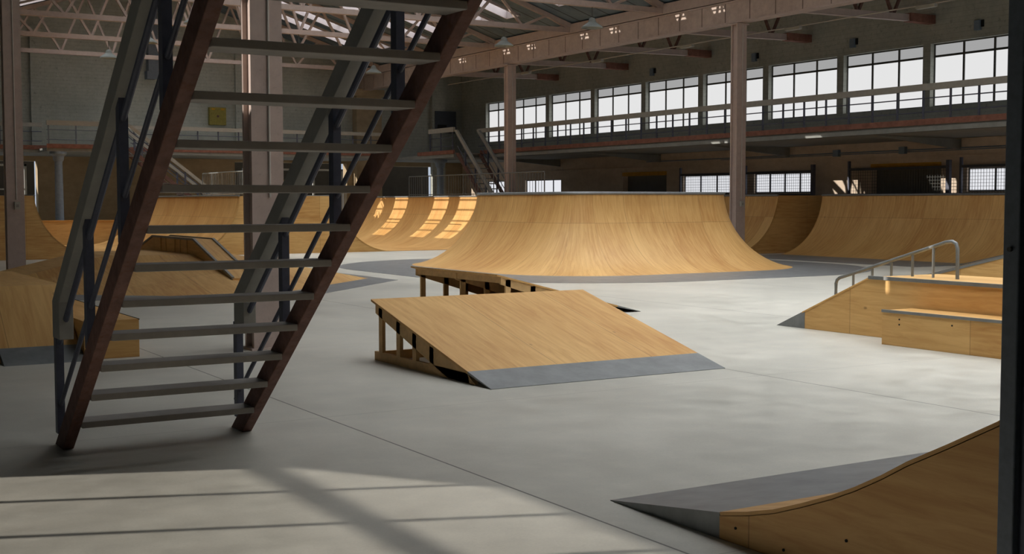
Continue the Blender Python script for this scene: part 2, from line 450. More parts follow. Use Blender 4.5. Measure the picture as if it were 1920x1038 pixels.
# ------------------------------------------------------------------ roofs
TRUSS_Y = [35.9, 41.8, 47.7, 53.6, 59.5]
def zroof(x): return EAVE + PITCH * ((GX - x) if x > RIDGE else (x - (2 * RIDGE - GX)))
def slope_cells(mb, xs, ys, hole, zf, t=0.12):
    for i in range(len(xs) - 1):
        for j in range(len(ys) - 1):
            if hole(i, j): continue
            x0, x1, y0, y1 = xs[i], xs[i + 1], ys[j], ys[j + 1]
            mb.add([(x0, y0, zf(x0)), (x1, y0, zf(x1)), (x1, y1, zf(x1)), (x0, y1, zf(x0)),
                    (x0, y0, zf(x0) + t), (x1, y0, zf(x1) + t), (x1, y1, zf(x1) + t), (x0, y1, zf(x0) + t)],
                   [(3, 2, 1, 0), (4, 5, 6, 7), (0, 1, 5, 4), (1, 2, 6, 5), (2, 3, 7, 6), (3, 0, 4, 7)])
SKW = 1.0
def sky_rows(y0, y1):
    out = []; yb = 35.9
    while yb > y0: yb -= 5.9
    while yb < y1:
        for o in (2.05, 4.1):
            if y0 < yb + o - 0.5 and yb + o + 0.5 < y1: out.append(yb + o)
        yb += 5.9
    return out
SKY_Y = sky_rows(YN, L - 0.3); SKY_YL = sky_rows(-2, L - 0.3)
SX0, SX1 = 17.6, 26.55
def ybreaks(cs):
    ys = [YN]
    for c in cs: ys += [c - SKW / 2, c + SKW / 2]
    return ys + [L + 0.5]
rb = MB(); ys = ybreaks(SKY_Y)
slope_cells(rb, [RIDGE, SX0, SX1, GX + 0.02], ys, lambda i, j: i == 1 and j % 2 == 1, zroof)
LX0, LX1 = 9.8, 2 * RIDGE - SX0
# openings added low in the unseen left slope so sun reaches the right wall
LOW = [(5.5, 6.95, 37.2, 38.65), (5.5, 6.95, 35.35, 36.25), (5.5, 6.95, 34.8, 35.3), (5.7, 7.0, 42.4, 43.75),
       (8.5, 9.5, 43.2, 43.9), (8.5, 9.5, 42.4, 43.1), (8.5, 9.5, 38.15, 38.95)]
def low_edge(c): return 6.9 if c < 19 else LX0  # front roof lights lengthened to brighten the near floor
HOLES = [(low_edge(c), LX1, c - SKW / 2, c + SKW / 2) for c in SKY_YL] + LOW
gx = sorted({2 * RIDGE - GX - 0.02, RIDGE} | {h[0] for h in HOLES} | {h[1] for h in HOLES})
gy = sorted({YN, L + 0.5} | {h[2] for h in HOLES} | {h[3] for h in HOLES})
def inhole(i, j):
    mx, my = (gx[i] + gx[i + 1]) / 2, (gy[j] + gy[j + 1]) / 2
    return any(h[0] < mx < h[1] and h[2] < my < h[3] for h in HOLES)
slope_cells(rb, gx, gy, inhole, zroof, 0.06)
struct('ceiling', rb, 'roof')
def skylight(idx, c, x0, x1, zf, mat, nb=4):
    cu = MB(); y0, y1 = c - SKW / 2, c + SKW / 2
    for yy in (y0, y1):
        s = 0.03 if yy == y0 else -0.03
        cu.bar((x0, yy + s, zf(x0) + 0.12), (x1, yy + s, zf(x1) + 0.12), 0.06, 0.42)
    for xx in (x0, x1): cu.bar((xx, y0, zf(xx) + 0.12), (xx, y1, zf(xx) + 0.12), 0.06, 0.42)
    for k in range(1, nb):
        xx = x0 + (x1 - x0) * k / nb
        cu.bar((xx, y0, zf(xx) + 0.24), (xx, y1, zf(xx) + 0.24), 0.09, 0.1)
    w = struct('window_%d' % idx, cu, 'curb')
    for a, b_, mm in mat:
        p = MB(); p.add([(a, y0, zf(a) + 0.30), (b_, y0, zf(b_) + 0.30), (b_, y1, zf(b_) + 0.30), (a, y1, zf(a) + 0.30)], [(0, 1, 2, 3)])
        part('pane', p, mm, w)
k = 40
for c in SKY_Y:
    skylight(k, c, SX0, SX1, zroof, [(SX0, SX1, 'sky_frost')]); k += 1
for c in SKY_YL:
    skylight(k, c, low_edge(c), LX1, zroof, [(low_edge(c), 14.72, 'sky_frost'), (14.72, 14.84, 'sky_clear'), (14.84, 14.94, 'sky_frost'), (14.94, 15.05, 'sky_clear'), (15.05, LX1, 'sky_frost')]); k += 1  # clear strips shaped to cast sun dashes on the girder
lo_ = MB()
for (x0, x1, y0, y1) in LOW[:4]: lo_.bar((x0 + 0.5, y0, zroof(x0 + 0.5) + 0.03), (x0 + 0.5, y1, zroof(x0 + 0.5) + 0.03), 0.1, 0.05)
lo_.bar((8.5, 42.72, zroof(8.5) + 0.03), (9.5, 42.76, zroof(9.5) + 0.03), 0.05, 0.05)
struct('window_92', lo_, 'curb')  # bars across the added roof openings, shaping their sun patches
# flat aisle roofs, and the roof of the added annex on the unseen left side
ar = MB(); ar.box(GX - 0.05, YN, 9.55, W + 0.5, L + 0.5, 9.7)
ar.box(GX + 0.03, YN, 8.74, GX + 0.12, L, 9.6)
ar.box(XL - 0.08, YN, 10.4, GL - 0.0, L + 0.5, 10.55); ar.box(GL - 0.12, YN, 8.74, GL - 0.03, L, 10.5)
ar.box(XA - 0.1, YN, 10.4, XL - 0.08, 24.1, 10.55)
struct('ceiling_aisles', ar, 'darkroof')

# ------------------------------------------------------------------ columns, girder, trusses, lamps
def column(x, y, ztop, label, switch=True):
    """H-shaped column, front web facing the near end, outer corner at x-0.2, y"""
    t = thing('steel_column', label, 'column', (x, y + 0.16, 0), 'columns of the hall')
    s = MB(); x0, x1 = x - 0.2, x + 0.2
    s.box(x0, y, 0, x1, y + 0.05, ztop); s.box(x0, y + 0.27, 0, x1, y + 0.32, ztop); s.box(x0 + 0.06, y + 0.05, 0, x1 - 0.06, y + 0.27, ztop)
    part('shaft', s, 'cream', t)
    cap = MB().box(x0 - 0.06, y - 0.05, ztop - 0.04, x1 + 0.06, y + 0.37, ztop)
    part('cap_plate', cap, 'cream', t)
    part('base_plate', MB().box(x0 - 0.04, y - 0.04, 0, x1 + 0.04, y + 0.36, 0.025), 'cream', t)
    c = MB().tube([(x + 0.02, y - 0.015, 1.85), (x + 0.02, y - 0.015, ztop - 0.05)], 0.014, 8)
    part('conduit', c, 'conduit', t, 'pale vertical conduit')
    if switch:
        b = part('switch_box', MB().box(x - 0.03, y - 0.07, 1.62, x + 0.09, y - 0.0, 1.80), 'pale', t, 'pale switch box')
        part('dial', MB().box(x + 0.0, y - 0.085, 1.67, x + 0.06, y - 0.07, 1.74), 'tread', b)
    return t
column(5.37, 14.6, 7.62, 'pinkish cream steel column just behind the near staircase treads', False)
column(5.42, 31.85, 7.62, 'pinkish cream steel column at the far left edge with a pale switch box')
column(28.08, 31.85, 7.62, 'pinkish cream steel column right of the tall central ramp, with switch box')
column(28.03, 46.4, 7.62, 'most distant pinkish cream column, sunlit down its left edge, by the far corner staircase', False)

g = thing('girder', 'long cream plate girder carried by the right row of columns', 'girder', (GX, 30, 7.62))
gm = MB(); gm.box(GX - 0.03, 4, 7.66, GX + 0.03, L - 0.02, 8.36)
gm.box(GX - 0.2, 4, 7.64, GX + 0.2, L - 0.02, 7.69); gm.box(GX - 0.2, 4, 8.32, GX + 0.2, L - 0.02, 8.37)
fp = MB().box(GX - 0.17, 4, 7.67, GX - 0.145, L - 0.02, 8.33)
part('web_plate', fp, 'girder', g)
part('flanges', gm, 'cream', g)
part('eave_beam', MB().box(GX - 0.2, 4, 8.40, GX + 0.0, L - 0.02, 8.76), 'cream', g)

def truss(y, label, first=None):
    if first: return dup(first, (RIDGE, y, 8.43), label, 'nave roof trusses')
    t = thing('roof_truss', label, 'truss', (RIDGE, y, 8.43), 'nave roof trusses')
    xa, xb = 2 * RIDGE - GX + 0.1, GX - 0.12
    ch = MB(); ch.bar((xa, y - 0.06, 8.52), (xb, y - 0.06, 8.52), 0.05, 0.19); ch.bar((xa, y + 0.06, 8.52), (xb, y + 0.06, 8.52), 0.05, 0.19)
    ch.bar((xa, y, 8.44), (xb, y, 8.44), 0.2, 0.02)
    part('bottom_chord', ch, 'cream', t)
    for s in (-1, 1):
        tc = MB(); xe = xa if s < 0 else xb
        for dy in (-0.06, 0.06): tc.bar((xe, y + dy, zroof(xe) - 0.12), (RIDGE, y + dy, zroof(RIDGE) - 0.12), 0.05, 0.17)
        part('top_chord', tc, 'cream', t)
    N = 10; dx = (xb - xa) / N
    for i in range(N):
        x0 = xa + i * dx; xm = x0 + dx / 2
        for x1, x2 in ((x0, xm), (xm, x0 + dx)):
            za = 8.55 if x1 != xm else zroof(x1) - 0.15
            zb = 8.55 if x2 != xm else zroof(x2) - 0.15
            part('web_member', MB().bar((x1, y, za), (x2, y, zb), 0.09, 0.1, (0, 1, 0)), 'cream', t)
    return t
ORD = ['nearest', 'second', 'third', 'fourth', 'farthest']
t0 = None
for i, yy in enumerate(TRUSS_Y):
    lab = 'cream lattice roof truss across the main nave, %s of the five from the viewer' % ORD[i]
    t = truss(yy, lab, t0)
    t0 = t0 or t

def aisle_truss(y, label, first=None):
    if first: return dup(first, (31, y, 7.65), label, 'right aisle trusses')
    t = thing('aisle_truss', label, 'truss', (31, y, 7.65), 'right aisle trusses')
    xa, xb = GX + 0.22, 33.1
    ch = MB()
    for dy in (-0.06, 0.06): ch.bar((xa, y + dy, 7.78), (xb, y + dy, 7.86), 0.05, 0.2)
    ch.bar((xa, y, 7.67), (xb, y, 7.75), 0.2, 0.02)
    part('bottom_chord', ch, 'cream', t)
    part('top_chord', MB().bar((xa, y, 9.45), (W - 0.01, y, 9.45), 0.12, 0.16), 'cream', t)
    part('bearing_block', MB().box(33.0, y - 0.15, 7.72, W - 0.005, y + 0.15, 8.0), 'red_oxide', t)
    N = 3; dx = (xb - xa) / N
    for i in range(N):
        x0 = xa + i * dx
        part('web_member', MB().bar((x0, y, 9.4), (x0 + dx / 2, y, 7.85), 0.08, 0.09, (0, 1, 0)), 'rust', t)
        part('web_member', MB().bar((x0 + dx / 2, y, 7.85), (x0 + dx, y, 9.4), 0.08, 0.09, (0, 1, 0)), 'rust', t)
    return t
t1 = None
for i, yy in enumerate([29.3, 35.05, 40.8, 46.55, 52.3]):
    t = aisle_truss(yy, 'low cream truss between girder and window wall, %s from the right' % ['first', 'second', 'third', 'fourth', 'fifth'][i], t1)
    t1 = t1 or t

# pendant reflector lamps
lamp0 = None
def lamp(x, y, label):
    global lamp0
    if lamp0: return dup(lamp0, (x, y, 7.72), label, 'pendant reflector lamps')
    t = thing('pendant_lamp', label, 'lamp', (x, y, 7.72), 'pendant reflector lamps')
    part('shade', MB().lathe([(0.02, 0.36), (0.1, 0.33), (0.14, 0.2), (0.36, 0.04), (0.37, 0.0), (0.35, 0.01), (0.12, 0.18), (0.02, 0.2)], (x, y, 7.72), 24), 'lampshade', t, smooth=True)
    part('rod', MB().tube([(x, y, 8.05), (x, y, 8.45)], 0.015, 8), 'frame', t)
    lamp0 = t; return t
LN = ['left end of the', 'middle of the', 'right end of the']
for j, yy in enumerate([35.9, 41.8, 47.7, 53.6]):
    for i, xx in enumerate([12.9, 18.9, 24.9]):
        if (j, i) in ((0, 0), (0, 1)): continue
        lamp(xx, yy, 'white conical pendant lamp hanging at the %s %s roof truss' % (LN[i], ORD[j]))

# lighting track along the right aisle
lt = thing('lighting_track', 'thin pale lighting track strung along the right aisle under the low trusses', 'lighting track', (31, 38, 7.8))
part('cable', MB().tube([(30.1, 22, 7.62), (30.1, 56, 7.62)], 0.022, 8), 'conduit', lt)
for yy in (26.0, 31.6, 37.2, 43.0, 48.6):
    part('fixture', MB().box(30.03, yy - 0.35, 7.51, 30.17, yy + 0.35, 7.61), 'pale', lt)

# small things on the walls
for yy, lab in ((27.4, 'rightmost blue grey box high on the window wall'), (32.8, 'blue grey box high on the window wall, second from the right'),
                (38.0, 'blue grey box high on the window wall just right of the second column'), (44.6, 'leftmost blue grey box high on the window wall')):
    t = thing('junction_box', lab, 'electrical box', (W - 0.06, yy, 7.3), 'boxes high on the window wall')
    part('housing', MB().box(W - 0.12, yy - 0.11, 7.3, W, yy + 0.11, 7.62), 'bluebox', t, bevel=0.01)
    part('gland', MB().box(W - 0.05, yy - 0.2, 7.4, W, yy - 0.11, 7.62), 'black', t)
for yy, lab in ((33.5, 'grey socket box on the conduit left of the yellow topped shutter'), (30.4, 'grey socket box on the conduit above the yellow topped shutter on the right')):
    solo('socket_box', MB().box(W - 0.14, yy - 0.13, 3.42, W, yy + 0.13, 3.66), 'bluebox', lab, 'electrical box')
solo('wall_conduit', MB().tube([(W - 0.03, 20, 3.54), (W - 0.03, 45, 3.54)], 0.022, 8).tube([(W - 0.03, 20, 3.48), (W - 0.03, 40, 3.48)], 0.014, 8), 'bluebox',
     'thin grey conduit running along the window wall below the balcony', 'conduit')
cab = thing('wall_cabinet', 'olive yellow square cabinet mounted high on the far wall', 'cabinet', (20.1, L - 0.12, 5.6))
part('case', MB().box(19.72, L - 0.24, 5.62, 20.58, L, 6.5), 'olive', cab, bevel=0.02)
part('handle', MB().box(20.1, L - 0.27, 6.0, 20.2, L - 0.24, 6.1), 'rust', cab)
part('hinge', MB().box(19.82, L - 0.26, 6.36, 20.0, L - 0.24, 6.44), 'yellow', cab)
part('hinge', MB().box(20.3, L - 0.26, 6.36, 20.48, L - 0.24, 6.44), 'yellow', cab)
bd = thing('notice_board', 'dark grey panel on the far wall above the corner landing', 'notice board', (33.0, L - 0.35, 5.5))
part('panel', MB().box(32.35, L - 0.31, 5.55, 33.65, L - 0.25, 6.75), 'dframe', bd)
part('bracket', MB().box(32.5, L - 0.40, 5.62, 33.0, L - 0.31, 6.0), 'black', bd)
dc = thing('ventilation_duct', 'blue grey vertical duct hanging on the far wall behind the left handrail', 'duct', (16.9, L - 0.25, 7.7))
part('trunk', MB().box(16.68, L - 0.5, 7.9, 17.15, L - 0.05, 11.2), 'post', dc)
part('spout', MB().prism([(16.6, 7.72), (17.05, 7.72), (17.15, 7.82), (17.15, 8.1), (16.6, 8.1)], 'y', L - 0.52, L - 0.03), 'post', dc)

# ------------------------------------------------------------------ balconies
def railing_posts(root, pts, z0, z1, mat='blue_steel', w=0.05):
    for (x, y) in pts: part('railing_post', MB().box(x - w / 2, y - w / 2, z0, x + w / 2, y + w / 2, z1), mat, root)
BX = 29.9
b = thing('balcony', 'long grey balcony with rust red edge below the upper windows of the right wall', 'balcony', (31.5, 38, 3.85))
part('slab', MB().box(BX + 0.04, 18, 3.86, W, 57.4, 4.06), 'slab', b)
part('edge_channel', MB().box(BX - 0.04, 18, 4.05, BX + 0.05, 52.4, 4.22), 'red_oxide', b, 'rust red edge channel')
part('edge_beam', MB().box(BX - 0.02, 18, 3.86, BX + 0.2, 53.1, 4.0), 'slab', b)
for k in range(5): part('cantilever_bracket', MB().prism([(BX + 0.3, 3.84), (W, 3.84), (W, 3.5)], 'y', 20 + 8 * k, 20.14 + 8 * k), 'slab', b)
part('handrail', MB().box(BX - 0.06, 18, 5.06, BX + 0.06, 52.6, 5.25), 'board', b, 'broad grey handrail board')
for z in (4.83, 4.42): part('mid_rail', MB().tube([(BX, 18, z), (BX, 52.6, z)], 0.018, 8), 'blue_steel', b)
railing_posts(b, [(BX, 23.95 + 0.99 * k - 5.0) for k in range(34)], 4.06, 5.1)

e = thing('balcony', 'grey balcony with rust red edge across the far wall, left of the pilaster', 'balcony', (15, 59.5, 3.85))
EY = 57.4
part('slab', MB().box(XL + 0.1, EY, 3.93, 27.5, L, 4.08).box(29.05, EY, 3.93, BX + 0.04, L, 4.08).box(BX + 0.04, EY + 0.0, 3.93, W, L, 4.08), 'slab', e)
part('edge_channel', MB().box(XL + 0.1, EY - 0.06, 4.06, 27.5, EY + 0.04, 4.24), 'red_oxide', e, 'rust red edge channel')
part('edge_beam', MB().box(XL + 0.1, EY - 0.04, 3.93, 27.5, EY + 0.15, 4.05), 'slab', e)
part('handrail', MB().box(XL + 0.1, EY - 0.06, 5.04, 10.9, EY + 0.06, 5.21), 'board', e)
part('handrail', MB().box(14.7, EY - 0.06, 5.04, 27.4, EY + 0.06, 5.21), 'board', e)
for z in (4.83, 4.42):
    part('mid_rail', MB().tube([(XL + 0.1, EY, z), (10.9, EY, z)], 0.018, 8), 'blue_steel', e)
    part('mid_rail', MB().tube([(14.7, EY, z), (27.4, EY, z)], 0.018, 8), 'blue_steel', e)
railing_posts(e, [(9.2, EY), (10.0, EY), (8.2, EY)] + [(14.85 + 0.97 * k, EY) for k in range(13)], 4.08, 5.06)

# landing in front of the far balcony, left
ld = thing('stair_landing', 'small landing on a pale blue column in front of the far balcony at left', 'landing', (12.6, 56.3, 3.85))
LY = 55.6
part('slab', MB().box(10.75, LY, 3.93, 14.0, EY, 4.08), 'slab', ld)
part('edge_channel', MB().box(10.75, LY - 0.06, 4.06, 14.0, LY + 0.04, 4.24), 'red_oxide', ld, 'rust red edge channel')
part('handrail', MB().box(10.75, LY - 0.06, 5.02, 14.0, LY + 0.06, 5.22), 'board', ld, 'broad pale handrail board')
for z in (4.83, 4.42): part('mid_rail', MB().tube([(10.75, LY, z), (14.0, LY, z)], 0.018, 8), 'post', ld)
railing_posts(ld, [(10.83, LY), (11.95, LY), (13.05, LY)], 4.08, 5.04, 'post')

def balcony_column(x, y, zt, label):
    t = thing('balcony_column', label, 'column', (x, y, 0))
    part('shaft', MB().lathe([(0.24, 0), (0.24, 0.15), (0.19, 0.2), (0.16, zt - 0.5), (0.17, zt - 0.42)], (x, y, 0), 16), 'pale_blue', t, smooth=True)
    part('capital', MB().lathe([(0.17, zt - 0.42), (0.22, zt - 0.36), (0.24, zt - 0.2), (0.36, zt - 0.1), (0.36, zt), (0.0, zt)], (x, y, 0), 16), 'pale_blue', t, smooth=True)
    return t
balcony_column(11.28, 55.95, 3.93, 'pale blue column under the left landing, seen between the two quarter pipes')
balcony_column(29.2, 55.2, 3.86, 'dark blue column under the corner landing at the right end of the far wall')

cl = thing('stair_landing', 'corner landing at the right end of the far balcony', 'landing', (29, 55.4, 3.85))
part('slab', MB().box(28.5, 52.5, 3.88, BX - 0.02, EY - 0.01, 4.06), 'slab', cl)
part('edge_channel', MB().box(28.46, 52.5, 4.04, 28.56, 56.2, 4.22), 'red_oxide', cl)
part('handrail', MB().box(28.5, 52.55, 5.08, 28.62, 55.1, 5.3), 'board', cl)
for z in (4.83, 4.42): part('mid_rail', MB().tube([(28.56, 52.6, z), (28.56, 55.1, z)], 0.018, 8), 'blue_steel', cl)
railing_posts(cl, [(28.56, 52.7), (28.56, 53.9), (28.56, 55.0)], 4.06, 5.1)

# ------------------------------------------------------------------ staircases
def staircase(name, label, foot, dirv, wdir, width, rise, run, nsteps, deep=0.26, detail=True, n_posts=5, bottom=True, mats=('rust', 'tread', 'board', 'blue_steel')):
    """foot: floor point where the first stringer's lower edge starts; dirv climbs; wdir points across"""
    foot, d, wv = Vector(foot), Vector(dirv), Vector(wdir); up = Vector((0, 0, 1)); sl = rise / run
    t = thing(name, label, 'staircase', foot + wv * width / 2)
    Htot = rise * nsteps; Ltot = run * nsteps
    def at(c, a, z): return foot + wv * c + d * a + up * z
    tk = 0.08
    for c in (0.0, width - tk):                      # stringers: parallelogram cut level at the floor
        mb = MB(); q = []
        for cc in (c, c + tk):
            q += [at(cc, 0, 0), at(cc, -deep, 0), at(cc, Ltot - deep, Htot), at(cc, Ltot, Htot)]
        mb.add(q, [(0, 1, 2, 3), (7, 6, 5, 4), (0, 4, 5, 1), (1, 5, 6, 2), (2, 6, 7, 3), (3, 7, 4, 0)])
        part('stringer', mb, mats[0], t, bevel=0.006 if detail else 0)
    for k in range(nsteps):
        z = rise * (k + 1); a = run * (k + 0) + 0.29
        q0, q1 = at(tk, a, z - 0.045), at(width - tk, a - 0.24, z)
        x0, x1 = sorted((q0.x, q1.x)); y0, y1 = sorted((q0.y, q1.y))
        part('tread', MB().box(x0, y0, z - 0.045, x1, y1, z), mats[1], t, bevel=0.004 if detail else 0)
    hb = 0.1
    for c in (-0.02, width - tk - 0.0):
        mb = MB()
        prof = [(0.08, 0.81), (-0.15, 0.81), (-0.15, 1.08), (Ltot - 0.15, 1.08 + Htot), (Ltot + 0.09, 1.08 + Htot), (0.08, 1.08)] if bottom else \
               [(-0.15, 1.08), (Ltot - 0.15, 1.08 + Htot), (Ltot + 0.09, 1.08 + Htot), (0.08, 1.08)]
        nn = len(prof); vs = [at(c, a, z) for a, z in prof] + [at(c + hb, a, z) for a, z in prof]
        mb.add(vs, [tuple(range(nn)), tuple(range(2 * nn - 1, nn - 1, -1))] + [((i + 1) % nn, i, nn + i, nn + (i + 1) % nn) for i in range(nn)])
        part('handrail', mb, mats[2], t, bevel=0.004 if detail else 0)
        cc = c + hb / 2
        for z0, r, a0 in ((0.73, 0.022, -0.22), (0.22, 0.017, -0.28)):
            part('guard_rod', MB().tube([at(cc, a0, z0), at(cc, Ltot + a0 + 0.1, z0 + (Ltot + 0.1) * sl)], r, 10), mats[3], t, smooth=True)
        for k in range(n_posts):
            a = -0.12 + k * 0.945 - (0.08 if k == 0 else 0)
            if a > Ltot: break
            zb = max(0.02, (a + deep) * sl - 0.02); ztp = 1.08 + (a + 0.02) * sl
            if k == 0: zb, ztp = 0.09, 0.85
            p, q = at(cc, a, zb), at(cc, a, ztp)
            part('post', MB().bar(p, q, 0.055, 0.075, d), mats[3], t)
    return t
staircase('staircase', 'large brown steel staircase with grey treads and broad handrails in the left foreground',
          (1.89, 9.46, 0), (0, -1, 0), (1, 0, 0), 1.43, 0.237, 0.3055, 17, n_posts=6)
staircase('staircase', 'distant staircase descending from the left landing behind the quarter pipes',
          (19.35, LY + 0.05, 0), (-1, 0, 0), (0, 1, 0), 1.3, 0.24, 0.31, 17, detail=False, n_posts=6)
staircase('staircase', 'distant staircase descending from the corner landing beside the farthest column',
          (28.55, 47.85, 0), (0, 1, 0), (1, 0, 0), 1.28, 0.24, 0.27, 17, detail=False, n_posts=6)

# near balcony over the camera and its column
nb = thing('balcony', 'near balcony at the head of the large foreground staircase', 'balcony', (10, 1.0, 4.0))
part('slab', MB().box(1.6, YN + 0.01, 3.98, W - 0.01, 3.9, 4.14), 'slab', nb)
npost = thing('balcony_column', 'blue grey double channel column cropped by the right edge of the picture', 'column', (3.95, 2.9, 0))
for k, (y0, y1, x0) in enumerate(((2.93, 3.0, 3.9), (2.78, 2.86, 3.9))):
    part('channel', MB().box(x0, y0, 0, x0 + 0.2, y1, 3.98), 'post', npost, bevel=0.006)
part('web', MB().box(3.93, 2.86, 0, 4.07, 2.93, 3.98), 'blue_steel', npost)
part('base_plate', MB().box(3.85, 2.72, 0, 4.15, 3.06, 0.02), 'post', npost)
part('cap_plate', MB().box(3.85, 2.72, 3.95, 4.15, 3.06, 3.98), 'post', npost)
part('bolt', MB().tube([(3.9, 2.965, 1.625), (3.888, 2.965, 1.625)], 0.009, 10), 'frame', npost)
part('bolt', MB().tube([(3.9, 2.82, 1.625), (3.888, 2.82, 1.625)], 0.009, 10), 'frame', npost)

# ------------------------------------------------------------------ ramps
def arc(R, H, n=14):
    am = math.acos(1 - H / R); return [(R * math.sin(am * i / n), R * (1 - math.cos(am * i / n)), R * am * i / n) for i in range(n + 1)]
def quarter(root, axis, base, sgn, back, a0, a1, R, H, panels=(True, True), plate=0.0, cope=True, ends_plate=None):
    """profile runs along 'axis' from the floor line 'base' in direction sgn to the deck; a0..a1 along the other axis"""
    prof = arc(R, H); lip = base + sgn * prof[-1][0]
    def P(u, a, z): return (u, a, z) if axis == 'x' else (a, u, z)
    sk = MB(); vs = []; uv = []; m = 12
    for (d, z, s) in prof:
        for j in range(m + 1):
            a = a0 + (a1 - a0) * j / m; vs.append(P(base + sgn * d, a, z + 0.012)); uv.append((a, s))
    for (d, z, s) in prof:
        for j in range(m + 1):
            a = a0 + (a1 - a0) * j / m; vs.append(P(base + sgn * (d + 0.02), a, max(0, z - 0.03))); uv.append((a, s))
    n = len(prof); fs = []; o = n * (m + 1)
    for i in range(n - 1):
        for j in range(m):
            k = i * (m + 1) + j
            fs.append((k, k + 1, k + m + 2, k + m + 1)); fs.append((o + k, o + k + m + 1, o + k + m + 2, o + k + 1))
    for i in range(n - 1):
        for j in (0, m):
            k = i * (m + 1) + j; fs.append((k, k + m + 1, o + k + m + 1, o + k))
    for j in range(m):
        fs.append((j, o + j, o + j + 1, j + 1)); k = (n - 1) * (m + 1) + j; fs.append((k, k + 1, o + k + 1, o + k))
    sk.add(vs, fs, uv)
    part('transition', sk, 'ply', root, smooth=True)
    poly = [(base + sgn * (d + 0.015), max(0.0, z - 0.02)) for d, z, s in prof] + [(lip + sgn * 0.03, H - 0.02), (back, H - 0.02), (back, 0)]
    for flag, c0, c1 in ((panels[0], a0 - 0.0, a0 + 0.03), (panels[1], a1 - 0.03, a1)):
        if not flag: continue
        part('side_panel', MB().prism(poly, 'y' if axis == 'x' else 'x', c0, c1), 'ply', root)
    x0, x1 = sorted((lip, back)); dk = MB()
    if axis == 'x': dk.box(x0, a0, H - 0.02, x1, a1, H + 0.012)
    else: dk.box(a0, x0, H - 0.02, a1, x1, H + 0.012)
    part('deck', dk, 'ply', root)
    if cope:
        part('coping', MB().tube([P(lip - sgn * 0.005, a0, H + 0.015), P(lip - sgn * 0.005, a1, H + 0.015)], 0.035, 10), 'coping', root, 'steel coping pipe', smooth=True)
    if plate:
        b0, b1 = (a0, a1) if ends_plate is None else ends_plate
        q = [P(base + sgn * 0.25, b0, 0.03), P(base + sgn * 0.25, b1, 0.03), P(base - sgn * plate, b1, 0.004), P(base - sgn * plate, b0, 0.004),
             P(base + sgn * 0.25, b0, 0.0), P(base + sgn * 0.25, b1, 0.0), P(base - sgn * plate, b1, 0.0), P(base - sgn * plate, b0, 0.0)]
        part('threshold_plate', MB().add(q, [(0, 1, 2, 3), (7, 6, 5, 4), (0, 4, 5, 1), (1, 5, 6, 2), (2, 6, 7, 3), (3, 7, 4, 0)]), 'steel_plate', root, 'grey steel threshold plate')
    return lip
R0, H0 = 2.15, 1.98
def plat_rail(label, pts, z0, h, nb, mat='grey_rail'):
    t = thing('platform_railing', label, 'railing', ((pts[0][0] + pts[-1][0]) / 2, (pts[0][1] + pts[-1][1]) / 2, z0))
    part('top_rail', MB().tube([(x, y, z0 + h) for x, y in pts], 0.024, 8), mat, t, smooth=True)
    part('bottom_rail', MB().tube([(x, y, z0 + 0.12) for x, y in pts], 0.018, 8), mat, t, smooth=True)
    tot = [0]
    for i in range(len(pts) - 1): tot.append(tot[-1] + math.dist(pts[i], pts[i + 1]))
    for k in range(nb + 1):
        s = tot[-1] * k / nb
        i = max(j for j in range(len(pts) - 1) if tot[j] <= s + 1e-6)
        f = (s - tot[i]) / (tot[i + 1] - tot[i]); x = pts[i][0] + f * (pts[i + 1][0] - pts[i][0]); y = pts[i][1] + f * (pts[i + 1][1] - pts[i][1])
        big = k % 6 == 0
        part('baluster', MB().tube([(x, y, z0), (x, y, z0 + h)], 0.02 if big else 0.009, 6), mat, t)
    return t

# half pipes along the far left
HY0, HY1 = 41.3, 54.2
qa = thing('quarter_pipe', 'plywood quarter pipe at the far left behind the cropped column', 'quarter pipe', (3, 47, 0))
quarter(qa, 'x', 7.57 + R0 * math.sin(math.acos(1 - H0 / R0)), -1, -0.7, HY0, HY1, R0, H0)
qb = thing('quarter_pipe', 'wide plywood block between the two half pipes, with a curved face on both sides', 'quarter pipe', (16, 47, 0))
RUN = R0 * math.sin(math.acos(1 - H0 / R0))
quarter(qb, 'x', 14.18 - RUN, 1, 16.0, HY0, HY1, R0, H0)
quarter(qb, 'x', 17.75 + RUN, -1, 16.0, HY0, HY1, R0, H0)
part('back_board', MB().box(14.2, HY1 - 0.05, 0, 17.7, HY1, H0), 'ply', qb)
qc = thing('quarter_pipe', 'plywood quarter pipe with bright sun stripes behind the tall central ramp', 'quarter pipe', (27, 47, 0))
quarter(qc, 'x', 24.3 - RUN, 1, 27.4, HY0, 54.6, R0, H0)
for x0, x1, lab in ((7.57 + RUN - 0.1, 14.18 - RUN + 0.1, 'flat plywood floor of the left half pipe'), (17.75 + RUN - 0.1, 24.3 - RUN + 0.1, 'flat plywood floor of the half pipe with sun stripes')):
    solo('half_pipe_floor', MB().box(x0, HY0 + 0.02, 0, x1, HY1, 0.014), 'ply', lab, 'ramp floor')
    
bkp = thing('low_barrier', 'low dark plywood barrier closing the far end of the left half pipe', 'barrier', (11, 54.6, 0))
part('panel', MB().box(7.6, 54.6, 0, 14.2, 54.66, 1.0), 'ply', bkp)
part('top_cap', MB().box(7.6, 54.56, 1.0, 14.2, 54.7, 1.03), 'ply', bkp)

plat_rail('grey platform railing with thin bars on the deck between the two half pipes', [(16.9, 54.0), (16.9, 46.2)], H0 + 0.012, 1.02, 36)
plat_rail('long grey platform railing with thin bars behind the sun striped quarter pipe', [(27.0, 54.2), (27.0, 42.2)], H0 + 0.012, 0.98, 54)

